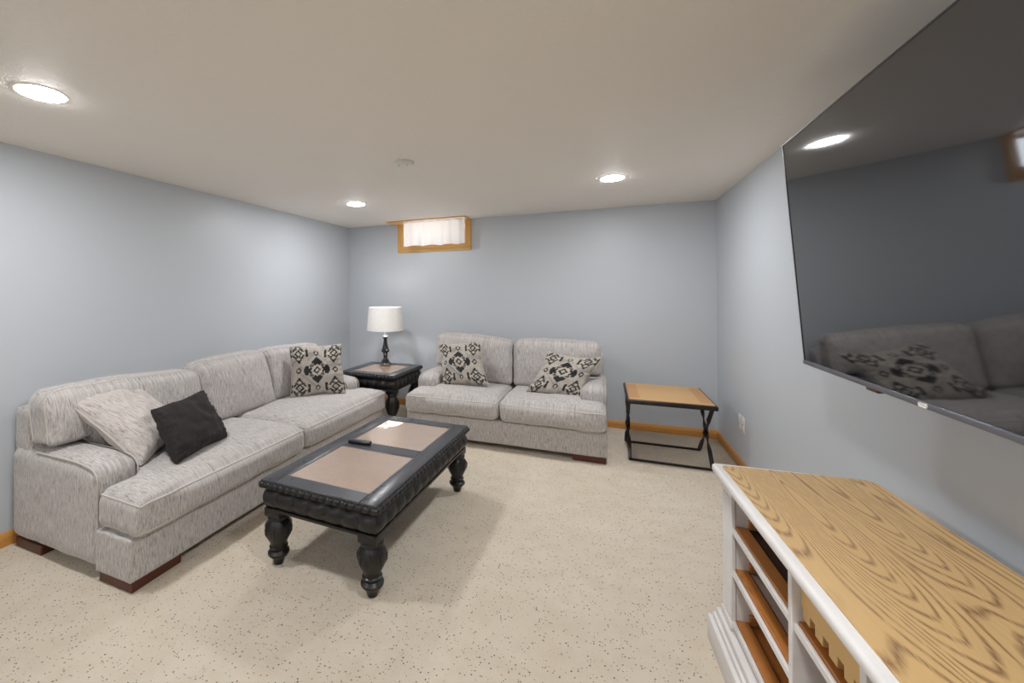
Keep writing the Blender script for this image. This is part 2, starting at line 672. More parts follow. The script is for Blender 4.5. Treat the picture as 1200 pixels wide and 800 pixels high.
# outlet plates on the right wall
for i, (y, lab) in enumerate(((4.128, 'white blank wall plate on the right wall, the one nearer the corner'), (4.034, 'white wall socket plate on the right wall, the one nearer the cabinet'))):
    o = thing('wall_plate', lab, 'wall plate', (XR, y, .372))
    MB().box(-.006, -.0005, -.036, .036, -.060, .060, .003, 2).obj('plate', M_plastic, o)
    if i:
        for z in (-.022, .022):
            MB().box(-.0085, -.0055, -.016, .016, z - .015, z + .015, .003, 2).obj('socket', M_plastic, o)
        MB().lathe([(.0045, -.001), (.0045, .001)], (0, 0, 0), 12).obj('screw', M_plastic_d, o).matrix_local = Matrix.Translation((-.009, 0, 0)) @ Matrix.Rotation(PI / 2, 4, 'Y')
    else:
        for z in (-.045, .045):
            MB().lathe([(.003, -.001), (.003, .001)], (0, 0, 0), 12).obj('screw', M_plastic, o).matrix_local = Matrix.Translation((-.0065, 0, z)) @ Matrix.Rotation(PI / 2, 4, 'Y')


# ------------------------------------------------------------------ upholstery
def cube_points(n):
    """unit cube grid shell: verts in [-1,1]^3 and quads"""
    t = bmesh.new()
    bmesh.ops.create_cube(t, size=2)
    bmesh.ops.subdivide_edges(t, edges=list(t.edges), cuts=n, use_grid_fill=True)
    return t


def soft_box(name, lo, hi, r, mat, parent, puff=(0, 0, 0, 0), warp=None, n=26, wr=.004, seed=0, piping=(), pr=.0052, pmat=None, wfreq=9):
    """padded block from lo to hi with rounded edges; puff = crown of +z, -y, +y, x faces; warp(p)->p.
    piping: list of cube-space loops"""
    lo, hi = Vector(lo), Vector(hi)
    c, h = (lo + hi) / 2, (hi - lo) / 2
    rr = Vector([min(r, .95 * h[i]) for i in range(3)])

    def f(p):
        q = Vector((p.x * h.x, p.y * h.y, p.z * h.z))
        inner = Vector([max(-(h[i] - rr[i]), min(h[i] - rr[i], q[i])) for i in range(3)])
        d = q - inner
        e = Vector([d[i] / rr[i] for i in range(3)])
        if e.length > 1e-6:
            e = e / e.length
        q = inner + Vector([e[i] * rr[i] for i in range(3)])
        u, v, w = p
        kx, ky, kz = 1 - u * u, 1 - v * v, 1 - w * w
        q.z += puff[0] * max(0, w) * (kx ** .7) * (ky ** .7)
        q.z -= .25 * puff[0] * max(0, -w) * kx * ky
        q.y -= puff[1] * max(0, -v) * (kx ** .6) * (kz ** .7)
        q.y += puff[2] * max(0, v) * kx * kz
        q.x += puff[3] * u * (ky ** .7) * (kz ** .7)
        q = q + c
        if wr:
            nz = noise.noise(q * wfreq + Vector((seed * 7.3, 0, 0)))
            nz2 = noise.noise(Vector((q.x * 40, q.y * 11, q.z * 11)) + Vector((0, seed * 3.1, 0)))
            nd = e if e.length > 0 else Vector((0, 0, 1))
            q = q + nd * (wr * nz * 1.6 + wr * .55 * nz2)
        if warp:
            q = warp(q)
        return q

    t = cube_points(n)
    for v in t.verts:
        v.co = f(v.co.copy())
    mb = MB(); mb.bm.free(); mb.bm = t
    o = mb.obj(name, mat, parent, True, 180)
    for loop in piping:
        pts = [f(Vector(p)) for p in loop]
        MB().tube(pts, pr, 6, True).obj('piping', pmat or M_pipe, o)
    return o


def ring_z(w, n=22):
    k = [-1 + 2 * i / n for i in range(n)]
    return [(a, -1, w) for a in k] + [(1, a, w) for a in k] + [(-a, 1, w) for a in k] + [(-1, -a, w) for a in k]


def ring_y(v, n=22):
    k = [-1 + 2 * i / n for i in range(n)]
    return [(a, v, -1) for a in k] + [(1, v, a) for a in k] + [(-a, v, 1) for a in k] + [(-1, v, -a) for a in k]


def couch(root, W, D, arm_w, seat_split, backs, arm_h, seed=0):
    """local frame: x across, front plinth face at y=0, back at y=D.  arms at both ends"""
    hw = W / 2
    AF = .27                    # arm front face
    # plinth
    soft_box('base', (-hw, 0, .05), (hw, AF + .004, .262), .014, M_fab, root, n=20, wr=.0015, seed=seed)
    MB().box(-hw + arm_w - .01, hw - arm_w + .01, AF, D - .05, .06, .262, .01, 1).obj('seat_deck', M_fab, root)
    # welt on the base's front upright corners
    for s in (-1, 1):
        MB().tube([(s * (hw - .004), AF - .005, .055 + .02 * i) for i in range(11)], .004, 6).obj('piping', M_pipe, root)
    # back
    soft_box('back_frame', (-hw + .020, D - .20, .22), (hw - .020, D - .002, .80), .045, M_fab, root, (0, 0, 0, 0), None, 18, .003, seed + 1)
    # arms
    for s in (-1, 1):
        x0, x1 = (hw - arm_w, hw) if s > 0 else (-hw, -hw + arm_w)

        def awarp(q, s=s, x0=x0, x1=x1):
            # crown of the arm and a soft roll at its front
            t = (q.x - (x0 + x1) / 2) / ((x1 - x0) / 2)
            k = smoothstep(.35, arm_h, q.z)
            q = q.copy()
            q.z += k * .016 * (1 - t * t)
            fr = smoothstep(AF + .20, AF, q.y)
            q.z -= k * .020 * fr
            return q
        arm = soft_box('arm', (x0, AF, .05), (x1, D - .015, arm_h), .055, M_fab, root, (.0, .006, 0, .004), awarp, 22, .003, seed + 3 + s)
        for xs in (x0 + .012, x1 - .012):
            pts = []
            rad = .062
            ztop = arm_h - .004
            yf = AF + .002
            for i in range(8):
                pts.append((xs, yf - .001, .26 + (ztop - rad - .26) * i / 7))
            for i in range(1, 9):
                a = PI / 2 * i / 8
                pts.append((xs, yf + rad * (1 - math.cos(a)), ztop - rad + rad * math.sin(a)))
            for i in range(1, 9):
                pts.append((xs, yf + rad + (D - .26 - yf - rad) * i / 8, ztop))
            pts = [tuple(awarp(Vector(p))) for p in pts]
            MB().tube(pts, .0045, 6).obj('piping', M_pipe, arm)
    # seat cushions, T-shaped round the arm fronts
    inner = hw - arm_w
    for i, (a, b) in enumerate(seat_split):
        def swarp(q, a=a, b=b):
            q = q.copy()
            for s, ed in ((-1, a), (1, b)):
                if abs(ed) < inner:
                    continue
                k = smoothstep(inner - .02, inner + .015, s * q.x)
                lim = AF - .012
                y_out = -.045 + (q.y + .045) * (lim + .045) / (D - .30 + .045)
                q.y = q.y * (1 - k) + y_out * k
            q.z += .010 * math.sin(q.y * 5) * smoothstep(.35, .46, q.z)
            return q
        soft_box('seat_cushion', (a + .003, -.045, .262), (b - .003, D - .30, .447), .060, M_fab, root,
                 (.032, .026, 0, .0), swarp, 34, .0042, seed + 10 + i, (ring_z(.86), ring_z(-.86)), .005, M_pipe, 7)
    # back cushions, notched over the arms
    for i, bk in enumerate(backs):
        a, b, ztop, lean, shift, yaw = bk[:6]
        tilt, skew = (bk[7], bk[8]) if len(bk) > 7 else (0, 0)
        bt = .20
        y1 = D - .19 + shift
        y0 = y1 - bt

        def bwarp(q, a=a, b=b, y0=y0, lean=lean, ztop=ztop, yaw=yaw, i=i, tilt=tilt, skew=skew):
            q = q.copy()
            for s in (-1, 1):
                k = smoothstep(inner - .03, inner + .01, s * q.x)
                if k > 0:
                    zb = arm_h + .028
                    if q.z < ztop - .05:
                        zz = zb + (q.z - .44) * (ztop - .05 - zb) / (ztop - .05 - .44)
                        q.z = q.z * (1 - k) + zz * k
            h = (q.z - .44)
            q.y += h * lean - .02
            q.z += .012 * math.sin((q.x - a) / (b - a) * PI * 1.0 + i) * smoothstep(.6, ztop, q.z)
            # lower, slumped outer corners
            q.z += tilt * (q.x - (a + b) / 2) / ((b - a) / 2) * smoothstep(.5, ztop, q.z)
            q.x += skew * (q.z - .44)
            q.z -= .012 * smoothstep(.80, 1.0, abs((q.x - (a + b) / 2) / ((b - a) / 2))) * smoothstep(ztop - .12, ztop, q.z)
            if yaw:
                cxm = (a + b) / 2
                ca, sa = math.cos(yaw), math.sin(yaw)
                dx, dy = q.x - cxm, q.y - (y0 + .1)
                q.x, q.y = cxm + dx * ca - dy * sa, y0 + .1 + dx * sa + dy * ca
            return q
        soft_box('back_cushion', (a + .003, y0, .445), (b - .003, y1, ztop), .048, M_fab, root,
                 (.012, .045, .03, 0), bwarp, 34, .006, seed + 30 + i, (ring_y(-.72), ring_y(.6)), .0045, M_pipe if bk[6] else M_fab, 7)
    # block feet
    for sx in (-1, 1):
        for y0, y1 in ((.012, .262), (D - .30, D - .05)):
            mb = MB()
            xa, xb = (sx * (hw - .012), sx * (hw - .272))
            mb.box(min(xa, xb), max(xa, xb), y0, y1, 0, .052, .004, 1)
            mb.obj('foot', M_foot, root)


# sofa along the left wall
SY0, SY1, SXF = 1.300, 3.785, -2.068
SW = SY1 - SY0
sofa = thing('sofa', 'long heathered grey fabric sofa along the left wall with two seat cushions', 'sofa', (SXF, (SY0 + SY1) / 2, 0), PI / 2)
hs = SW / 2
couch(sofa, SW, 1.075, .225, ((-hs, 0.005), (0.005, hs)),
      ((-hs + .005, -.255, .875, .10, 0, 0, True, -.022, 0), (-.245, .46, .905, .16, -.035, 0, False, .02, -.17), (.43, hs - .03, .905, .10, .01, 0, False, .0, -.06)), .565, 1)
# loveseat under the window wall
LX0, LX1, LYF = -1.795, .022, 3.783
LW = LX1 - LX0
love = thing('loveseat', 'heathered grey fabric loveseat against the back wall with two seat cushions', 'sofa', ((LX0 + LX1) / 2, LYF, 0), 0)
hl = LW / 2
couch(love, LW, 1.045, .225, ((-hl, .01), (.01, hl)),
      ((-hl + .045, .000, .930, .12, 0, 0, False, -.028, 0), (.010, hl - .045, .918, .12, 0, 0, False, .008, 0)), .575, 60)


# ------------------------------------------------------------------ throw pillows
def pattern_colour(a, b):
    """woven medallions; a, b in metres from the centre of a 0.46 m face"""
    jx = .004 * noise.noise((a * 60, b * 260, 1)); jy = .006 * noise.noise((a * 260, b * 60, 5))
    x, y = a + jx, b + jy
    q = .0075
    X = round(x / q) * q
    Y = round(y / q) * q
    cream, grey, dark = (196, 189, 179), (168, 163, 156), (44, 44, 46)
    col = cream
    g = noise.noise((x * 9, y * 9, 2))
    # faint grey lattice
    if abs(((abs(X) + abs(Y)) % .115) - .057) < .010 and g > -.15 or g > .38:
        col = grey if g > -.1 else tuple((p + r) // 2 for p, r in zip(cream, grey))
    meds = [(0, 0, 0)] + [(sx * .160, sy * .160, 1) for sx in (-1, 1) for sy in (-1, 1)]
    smalls = [(0, .170), (0, -.170), (.168, 0), (-.168, 0)]
    for mx, my, k in meds:
        dx, dy = abs(X - mx) / 1.16, abs(Y - my) / 1.16
        s = dx + dy
        if k == 0:
            if s < .066:
                col = (206, 199, 186)
            if .052 < s < .082 and abs(dx - dy) > .022:
                col = dark
            if dy > .058 and dx < (.112 - dy) * .95:
                col = dark
            if .066 < dx < .106 and dy < .034 and dx + dy * .5 < .110:
                col = dark
            if .030 < dx < .062 and .030 < dy < .050 and s > .07:
                col = (96, 94, 93)
            if .018 < s < .034:
                col = dark
        else:
            e = dx / .060 + dy / .088
            if e < 1.0:
                col = (206, 199, 186)
                if e > .72 and dy > .012:
                    col = dark
                if .028 < dy < .060 and .008 < dx < .026 and abs(dy - .046) + dx > .016:
                    col = (90, 88, 88)
            if .056 < dx < .076 and dy < .032 and not dx + dy * .6 < .062:
                col = dark
            if .018 < s < .034:
                col = dark
            if s < .010:
                col = grey
    for mx, my in smalls:
        dx, dy = abs(X - mx), abs(Y - my)
        s = dx * 1.25 + dy
        if .018 < s < .032:
            col = dark
        elif s <= .018:
            col = (206, 199, 186)
    return col


def pillow(name, label, w, h, t, mat, BL, BR, TL, seed, pattern=False, pipe=None, n=44, sag=0.0, crease=.010, group=None):
    """a stuffed pillow; BL, BR, TL are where three of its corners sit in the room, seen from the front"""
    BL, BR, TL = Vector(BL), Vector(BR), Vector(TL)
    ax = (BR - BL).normalized()
    up = (TL - BL)
    az = (up - ax * up.dot(ax)).normalized()
    ay = az.cross(ax)      # points away from the viewer
    shear = up.dot(ax) / up.dot(az)
    ctr = BL + (BR - BL) / 2 + up / 2
    root = bpy.data.objects.new(name, None)
    root.empty_display_size = .1
    M = Matrix.Identity(4)
    for i in range(3):
        M[i][0], M[i][1], M[i][2], M[i][3] = ax[i], ay[i], az[i], ctr[i]
    link(root)
    root.matrix_world = M
    tag(root, label, 'pillow', group)

    def f(u, v, side):
        px = .085
        x = u * w / 2 * (1 - px * (1 - v * v)) * (1 + .02 * abs(v) ** 6)
        z = v * h / 2 * (1 - px * (1 - u * u)) * (1 + .02 * abs(u) ** 6)
        k = max(0, (1 - u ** 2)) * max(0, (1 - v ** 2))
        th = t / 2 * k ** .38
        rc = 1 - .045 * (u * v) ** 6
        x *= rc
        z *= rc
        # settled stuffing: fuller low down
        th *= 1 - .16 * v
        y = side * th
        edge = 1 - k ** .5
        nn = noise.noise((u * 3.1 + seed * 5.7, v * 3.1, side * 2 + seed))
        n2 = noise.noise((u * 9 + seed, v * 9, side * 3.3))
        y += side * min(1, th / .02) * crease * (nn * 1.3 + n2 * .5 * edge)
        # puckers that run in from the seam
        y += side * min(1, th / .03) * .0030 * math.sin(34 * u + 3 * nn) * abs(v) ** 5
        y += side * min(1, th / .03) * .0030 * math.sin(34 * v + 3 * nn) * abs(u) ** 5
        z += .012 * noise.noise((u * 1.5 + seed, v * 1.5, 4)) * (1 - abs(v) ** 8 * 0)
        x += .012 * noise.noise((u * 1.5, v * 1.5 + seed, 9))
        z -= sag * (1 - u * u) * max(0, v)
        x += shear * z
        return (x, y, z)
    mb = MB()
    cl = mb.bm.verts.layers.float_color.new('pattern') if pattern else None
    idx = {}
    us = [math.sin(PI / 2 * (-1 + 2 * i / n)) * .35 + .65 * (-1 + 2 * i / n) for i in range(n + 1)]
    uv = {}
    for side in (-1, 1):
        for j in range(n + 1):
            for i in range(n + 1):
                bd = i in (0, n) or j in (0, n)
                key = (i, j, 0 if bd else side)
                if key not in idx:
                    v = mb.bm.verts.new(f(us[i], us[j], 0 if bd else side))
                    idx[key] = v
                    uv[v] = (us[i], us[j])
        for j in range(n):
            for i in range(n):
                q = []
                for a, b in ((i, j), (i + 1, j), (i + 1, j + 1), (i, j + 1)):
                    bd = a in (0, n) or b in (0, n)
                    q.append(idx[(a, b, 0 if bd else side)])
                mb.bm.faces.new(q if side < 0 else q[::-1])
    if pattern:
        for v, (u, vv) in uv.items():
            c = s2l(pattern_colour(u * .235, vv * .235))
            v[cl] = c
    o = mb.obj('cover', mat, root, True, 180)
    if pipe:
        k = 40
        pts = []
        e = [-1 + 2 * i / k for i in range(k)]
        for p in [(a, -1) for a in e] + [(1, a) for a in e] + [(-a, 1) for a in e] + [(-1, -a) for a in e]:
            pts.append(f(p[0], p[1], 0))
        MB().tube(pts, .0052, 6, True).obj('piping', pipe, root)
    return root


M_ipipe = Mat('cream_edge_cord', (190, 182, 172), .9).m
pillow('throw_pillow', 'square black and cream medallion-patterned pillow at the far end of the long sofa', .50, .48, .18, M_ikat,
       (-2.64, 3.10, .462), (-2.26, 3.40, .462), (-2.72, 3.16, .94), 1, True, M_ipipe, 130)
pillow('throw_pillow', 'black and cream medallion-patterned pillow at the left end of the loveseat, beside the table lamp', .48, .46, .18, M_ikat,
       (-1.535, 4.10, .440), (-1.045, 4.10, .485), (-1.665, 4.29, .885), 2, True, M_ipipe, 130)
pillow('throw_pillow', 'black and cream medallion-patterned pillow slumped at the right end of the loveseat', .48, .44, .18, M_ikat,
       (-.700, 4.05, .470), (-.215, 4.07, .430), (-.490, 4.29, .860), 3, True, M_ipipe, 130, .02)
pillow('throw_pillow', 'light grey heathered square pillow with pale piping at the near end of the long sofa', .47, .61, .18, M_fab2,
       (-2.345, 1.545, .485), (-2.49, 1.93, .52), (-2.84, 1.43, .855), 4, False, M_pipe, 60, 0, .014)
pillow('throw_pillow', 'small dark charcoal rectangular pillow leaning beside the light grey one on the sofa', .45, .36, .15, M_blackfab,
       (-2.195, 1.63, .475), (-2.29, 2.07, .485), (-2.40, 1.62, .765), 5, False, None, 50, 0, .010)


# ------------------------------------------------------------------ carved black tables
def carved_table(root, W, L, H, panels, apron, leg_in, legscale=1.0):
    """black carved table, local frame centred; W along x, L along y"""
    hw, hl = W / 2, L / 2
    ft = .030
    fw = .095 if panels == 2 else .10
    # frame of the top, with wells
    yb = [-hl, -hl + fw]
    mb = MB()
    mb.box(-hw, -hw + fw, -hl, hl, H - ft, H, .004, 2)
    mb.box(hw - fw, hw, -hl, hl, H - ft, H, .004, 2)
    mb.box(-hw + fw, hw - fw, -hl, -hl + fw, H - ft, H, .003, 1)
    mb.box(-hw + fw, hw - fw, hl - fw, hl, H - ft, H, .003, 1)
    wells = []
    if panels == 2:
        mb.box(-hw + fw, hw - fw, -fw * .55, fw * .55, H - ft, H, .003, 1)
        wells = [(-hl + fw, -fw * .55), (fw * .55, hl - fw)]
    else:
        wells = [(-hl + fw, hl - fw)]
    mb.obj('top_frame', M_topframe, root)
    for a, b in wells:
        p = MB().box(-hw + fw, hw - fw, a, b, H - ft + .004, H - .0045).obj('inset_panel', M_stone, root, False)
        p['label'] = 'tan stone-look panel under glass'
        e = MB()
        g = .006
        x0, x1 = -hw + fw, hw - fw
        e.box(x0, x0 + g, a, b, H - .0045, H - .002); e.box(x1 - g, x1, a, b, H - .0045, H - .002)
        e.box(x0 + g, x1 - g, a, a + g, H - .0045, H - .002); e.box(x0 + g, x1 - g, b - g, b, H - .0045, H - .002)
        e.obj('glass_edge', M_silver, p, False)
    # rope moulding: gadrooned rounds run along every edge
    o = hw + .010, hl + .010
    mb = MB()
    pitch = .042
    zc = H - .026
    for axis in (0, 1):
        half = o[axis]
        cnt = int(round(2 * half / pitch))
        p = 2 * half / cnt
        for s in (-1, 1):
            for i in range(cnt):
                c = -half + p * (i + .5)
                prof = []
                for k in range(5):
                    a = -1 + 2 * k / 4
                    prof.append((.0185 * (1 - .60 * a * a * a * a), a * p * .5))
                t = bmesh.new()
                rings = [[t.verts.new((r * math.cos(2 * PI * m / 10), r * math.sin(2 * PI * m / 10), z)) for m in range(10)] for r, z in prof]
                for A, B in zip(rings, rings[1:]):
                    for m in range(10):
                        t.faces.new((A[m], A[(m + 1) % 10], B[(m + 1) % 10], B[m]))
                t.faces.new(rings[0][::-1]); t.faces.new(rings[-1])
                if axis == 0:
                    mt = Matrix.Translation((c, s * (o[1] - .012), zc)) @ Matrix.Rotation(PI / 2, 4, 'Y')
                else:
                    mt = Matrix.Translation((s * (o[0] - .012), c, zc)) @ Matrix.Rotation(PI / 2, 4, 'X')
                mb.merge(t, mt)
    mb.obj('rope_moulding', M_black, root)
    # body under the top
    mb = MB()
    mb.box(-hw + .004, hw - .004, -hl + .004, hl - .004, H - .050, H - ft, .004, 1)
    mb.obj('cornice', M_black, root)
    # apron, bulging lobes
    z1, z0 = H - .050, H - .050 - apron
    mb = MB()
    inset = .022
    for axis in (0, 1):
        half = (hw, hl)[axis] - inset
        other = (hw, hl)[1 - axis] - inset
        cnt = max(3, int(round(2 * half / .098)))
        per = 2 * half / cnt
        NT, NZ = cnt * 6, 8
        for s in (-1, 1):
            rows = []
            for i in range(NT + 1):
                tpos = -half + 2 * half * i / NT
                ph = (i % 6) / 6
                lobe = .016 * (abs(math.sin(PI * ph)) ** .5) if i % 6 else 0
                row = []
                for j in range(NZ + 1):
                    w = j / NZ
                    bul = .016 * math.sin(PI * w) ** .7
                    off = bul + lobe * math.sin(PI * w)
                    along = tpos * (half + bul) / half
                    z = z0 + (z1 - z0) * w
                    d = s * (other + off)
                    row.append(mb.bm.verts.new((along, d, z) if axis == 0 else (d, along, z)))
                rows.append(row)
            for i in range(NT):
                for j in range(NZ):
                    mb.bm.faces.new((rows[i][j], rows[i + 1][j], rows[i + 1][j + 1], rows[i][j + 1]))
    mb.obj('carved_apron', M_black, root, True, 60)
    mb = MB()
    q = inset - .004
    for s in (-1, 1):
        mb.box(-hw + q, hw - q, s * (hl - q) - .010, s * (hl - q) + .010, z0 - .012, z0 + .004, .004, 2)
        mb.box(s * (hw - q) - .010, s * (hw - q) + .010, -hl + q + .012, hl - q - .012, z0 - .012, z0 + .004, .004, 2)
    mb.obj('bottom_bead', M_black, root)
    # turned legs
    lt = z0 - .010
    prof = [(0, .022), (.008, .026), (.035, .030), (.075, .040), (.085, .050), (.10, .052), (.115, .050), (.125, .040), (.135, .036),
            (.145, .046), (.155, .050), (.168, .050), (.178, .042), (.19, .036), (.21, .040), (.24, .052), (.28, .064), (.33, .070),
            (.38, .068), (.42, .060), (.45, .048), (.465, .044), (.475, .052), (.49, .054), (.50, .050)]
    top = lt - .035
    if H < .5:
        prof = [(0, .026), (.03, .028), (.11, .036), (.16, .044), (.175, .052), (.21, .060), (.25, .060), (.28, .050), (.30, .044), (.33, .050),
                (.36, .052), (.38, .044), (.42, .044), (.50, .056), (.60, .070), (.70, .076), (.80, .074), (.88, .060), (.92, .052), (.94, .060), (.97, .062), (1.0, .058)]
        pr = [(r * .92 * legscale, z * top) for z, r in prof]
    else:
        pr = [(r * legscale, z / .5 * top) for z, r in prof]
    for sx in (-1, 1):
        for sy in (-1, 1):
            c = (sx * (hw - leg_in), sy * (hl - leg_in), 0)
            lg = MB().lathe(pr, c, 28)
            b = .052
            lg.box(c[0] - b, c[0] + b, c[1] - b, c[1] + b, top - .002, lt + .01, .008, 2)
            # carved acanthus ridges round the bulb
            for m in range(8):
                a = 2 * PI * m / 8 + PI / 8
                zz = [.56, .66, .76, .86] if H < .5 else [.54, .64, .74, .84]
                pts = []
                for z_ in zz:
                    z = z_ * top
                    rad = np.interp(z, [p[1] for p in pr], [p[0] for p in pr])
                    pts.append((c[0] + (rad - .001) * math.cos(a), c[1] + (rad - .001) * math.sin(a), z))
                lg.tube(pts, [.002, .007, .008, .003], 6)
            lg.obj('leg', M_black, root)


ct = thing('coffee_table', 'black carved rectangular coffee table with two tan glass-covered panels on turned legs', 'coffee table', (-1.288, 2.335, 0), math.radians(-1.9))
carved_table(ct, .705, 1.275, .457, 2, .100, .062)
et = thing('end_table', 'black carved square end table with one tan panel, in the corner between sofa and loveseat', 'end table', (-2.285, 4.180, 0), 0)
carved_table(et, .665, .69, .585, 1, .105, .062)

# remote control on the coffee table
rm = thing('remote_control', 'slim black remote control lying on the middle rail of the coffee table', 'remote control', (-1.452, 2.352, .4575), math.radians(2))
MB().box(-.078, .078, -.020, .020, 0, .020, .007, 3).obj('body', M_remote, rm)
mb = MB()
for i in range(8):
    for j in range(2):
        mb.box(-.060 + i * .014, -.053 + i * .014, -.010 + j * .011, -.003 + j * .011, .0195, .0212, .001, 1)
mb.obj('buttons', M_button, rm)
MB().lathe([(.011, 0), (.011, .002), (.008, .0025)], (.060, 0, .0192), 20).obj('dial', M_button, rm)

# table lamp
lp = thing('table_lamp', 'black turned table lamp with a white drum shade on the corner end table', 'lamp', (-2.352, 4.385, .5855))
MB().lathe([(.064, 0), (.070, .004), (.070, .016), (.066, .022), (.060, .026), (.052, .030)], (0, 0, 0), 40).obj('lamp_base', M_lampbody, lp)
MB().lathe([(.0685, -.001), (.0712, 0), (.0712, .009), (.0685, .010)], (0, 0, .006), 40, False).obj('base_band', M_nickel, lp)
MB().lathe([(.052, .030), (.046, .040), (.040, .058), (.028, .068), (.022, .080), (.024, .105), (.024, .130), (.030, .142), (.046, .152),
            (.050, .162), (.044, .176), (.034, .205), (.025, .245), (.021, .280), (.022, .305), (.030, .318), (.031, .324)], (0, 0, 0), 36).obj('lamp_body', M_lampbody, lp)
MB().lathe([(.031, .324), (.032, .330), (.024, .336), (.016, .350), (.018, .358), (.010, .362), (.008, .376), (.006, .40)], (0, 0, 0), 28).obj('lamp_neck', M_nickel, lp)
sz0, sz1, sr0, sr1 = .402, .672, .214, .192
sh = MB()
NR = 56
rings = []
for r, z in ((sr0, sz0), (sr1, sz1), (sr1 - .003, sz1), (sr0 - .003, sz0)):
    rings.append([sh.bm.verts.new((r * math.cos(2 * PI * i / NR), r * math.sin(2 * PI * i / NR), z)) for i in range(NR)])
for k in range(4):
    A, B = rings[k], rings[(k + 1) % 4]
    for i in range(NR):
        sh.bm.faces.new((A[i], A[(i + 1) % NR], B[(i + 1) % NR], B[i]))
sho = sh.obj('lamp_shade', M_shade, lp)
fr = MB()
for k in range(3):
    a = 2 * PI * k / 3
    fr.tube([(.008 * math.cos(a), .008 * math.sin(a), sz1 - .03), ((sr1 - .004) * math.cos(a), (sr1 - .004) * math.sin(a), sz1 - .02)], .0018, 6)
fr.obj('shade_frame', M_nickel, sho)
MB().tube([(0, 0, .395), (0, 0, .45)], .013, 12).obj('bulb_socket', M_nickel, lp)
MB().lathe([(.012, .45), (.014, .46), (.028, .49), (.031, .51), (.026, .535), (.012, .548), (.002, .551)], (0, 0, 0), 24).obj('bulb', M_bulb, lp)
# cord that drops behind the end table
cd = thing('power_cord', 'thin white power cord hanging behind the corner end table', 'cord', (-2.33, 4.62, 0))
pts = []
for i in range(26):
    t = i / 25
    pts.append((.03 * math.sin(t * 5), -.02 + .08 * math.sin(t * 2.6), .50 - .49 * t))
MB().tube(pts, .004, 6).obj('cord_line', M_cord, cd)

# ------------------------------------------------------------------ side table with iron X legs
st = thing('side_table', 'small side table with maple top and twisted black iron X legs by the right wall', 'side table', (.490, 4.205, 0), 0)
TW, TL_, TH = .635, .70, .542
hw, hl = TW / 2, TL_ / 2
mb = MB()
e = .030
for b in ((-hw, hw, -hl, -hl + e), (-hw, hw, hl - e, hl), (-hw, -hw + e, -hl + e, hl - e), (hw - e, hw, -hl + e, hl - e)):
    mb.box(b[0], b[1], b[2], b[3], TH - .040, TH - .004, .009, 3)
mb.obj('edge_band', M_iron, st)
x0, x1 = -hw + e - .012, hw - e + .012
y0, y1 = -hl + e - .012, hl - e + .012
bw = .085
MB().box(x0 + bw, x1 - bw, y0 + .05, y1 - .05, TH - .02, TH, 0).obj('top_board', M_tabletop, st, False)
for a, b in ((y0, y0 + .05), (y1 - .05, y1)):
    MB().box(x0, x1, a, b, TH - .02, TH, 0).obj('border_board', M_tabletop, st, False)
for a, b in ((x0, x0 + bw), (x1 - bw, x1)):
    MB().box(a, b, y0 + .05, y1 - .05, TH - .02, TH, 0).obj('end_board', M_tabletop_end, st, False)['label'] = 'darker cross-grain end board'


def twisted_bar(p0, p1, bow, turns, w=.030, th=.009, n=48):
    """flat iron bar, curved and twisted about its own line"""
    p0, p1 = Vector(p0), Vector(p1)
    d = (p1 - p0).normalized()
    side = Vector((1, 0, 0))
    b2 = d.cross(side).normalized()
    mb = MB()
    rings = []
    for i in range(n + 1):
        t = i / n
        c = p0.lerp(p1, t) + bow * math.sin(2 * PI * t)
        a = turns * PI * smoothstep(.08, .92, t)
        u = side * math.cos(a) + b2 * math.sin(a)
        v = -side * math.sin(a) + b2 * math.cos(a)
        rings.append([mb.bm.verts.new(c + u * (sx * w / 2) + v * (sy * th / 2)) for sx, sy in ((-1, -1), (1, -1), (1, 1), (-1, 1))])
    for A, B in zip(rings, rings[1:]):
        for k in range(4):
            mb.bm.faces.new((A[k], A[(k + 1) % 4], B[(k + 1) % 4], B[k]))
    mb.bm.faces.new(rings[0][::-1]); mb.bm.faces.new(rings[-1])
    return mb


for sx in (-1, 1):
    X = sx * (hw - .022)
    for k, (ya, yb) in enumerate(((-hl + .07, hl - .12), (hl - .07, -hl + .12))):
        off = .005 if k else -.005
        twisted_bar((X + off, ya, TH - .035), (X + off, yb, .012), Vector((0, .0, 0)), 2).obj('leg', M_iron, st, True, 30)
for yy in (-hl + .12, hl - .12):
    MB().box(-hw + .018, hw - .018, yy - .009, yy + .009, 0.0, .018, .003, 1).obj('stretcher', M_iron, st)

# ------------------------------------------------------------------ television
TVW, TVH = 1.66, .945
tilt, tyaw = math.radians(4.25), math.radians(.5)
B = Vector((.792, 2.303, 1.117))
t_dir = Vector((-math.sin(tyaw), -math.cos(tyaw), 0))            # along the screen toward the viewpoint
up = Vector((-math.sin(tilt), 0, math.cos(tilt)))
up = (up - t_dir * up.dot(t_dir)).normalized()
nrm = t_dir.cross(up).normalized()                               # out of or into the room
if nrm.x > 0:
    nrm = -nrm
tv = bpy.data.objects.new('television', None)
link(tv)
Mt = Matrix.Identity(4)
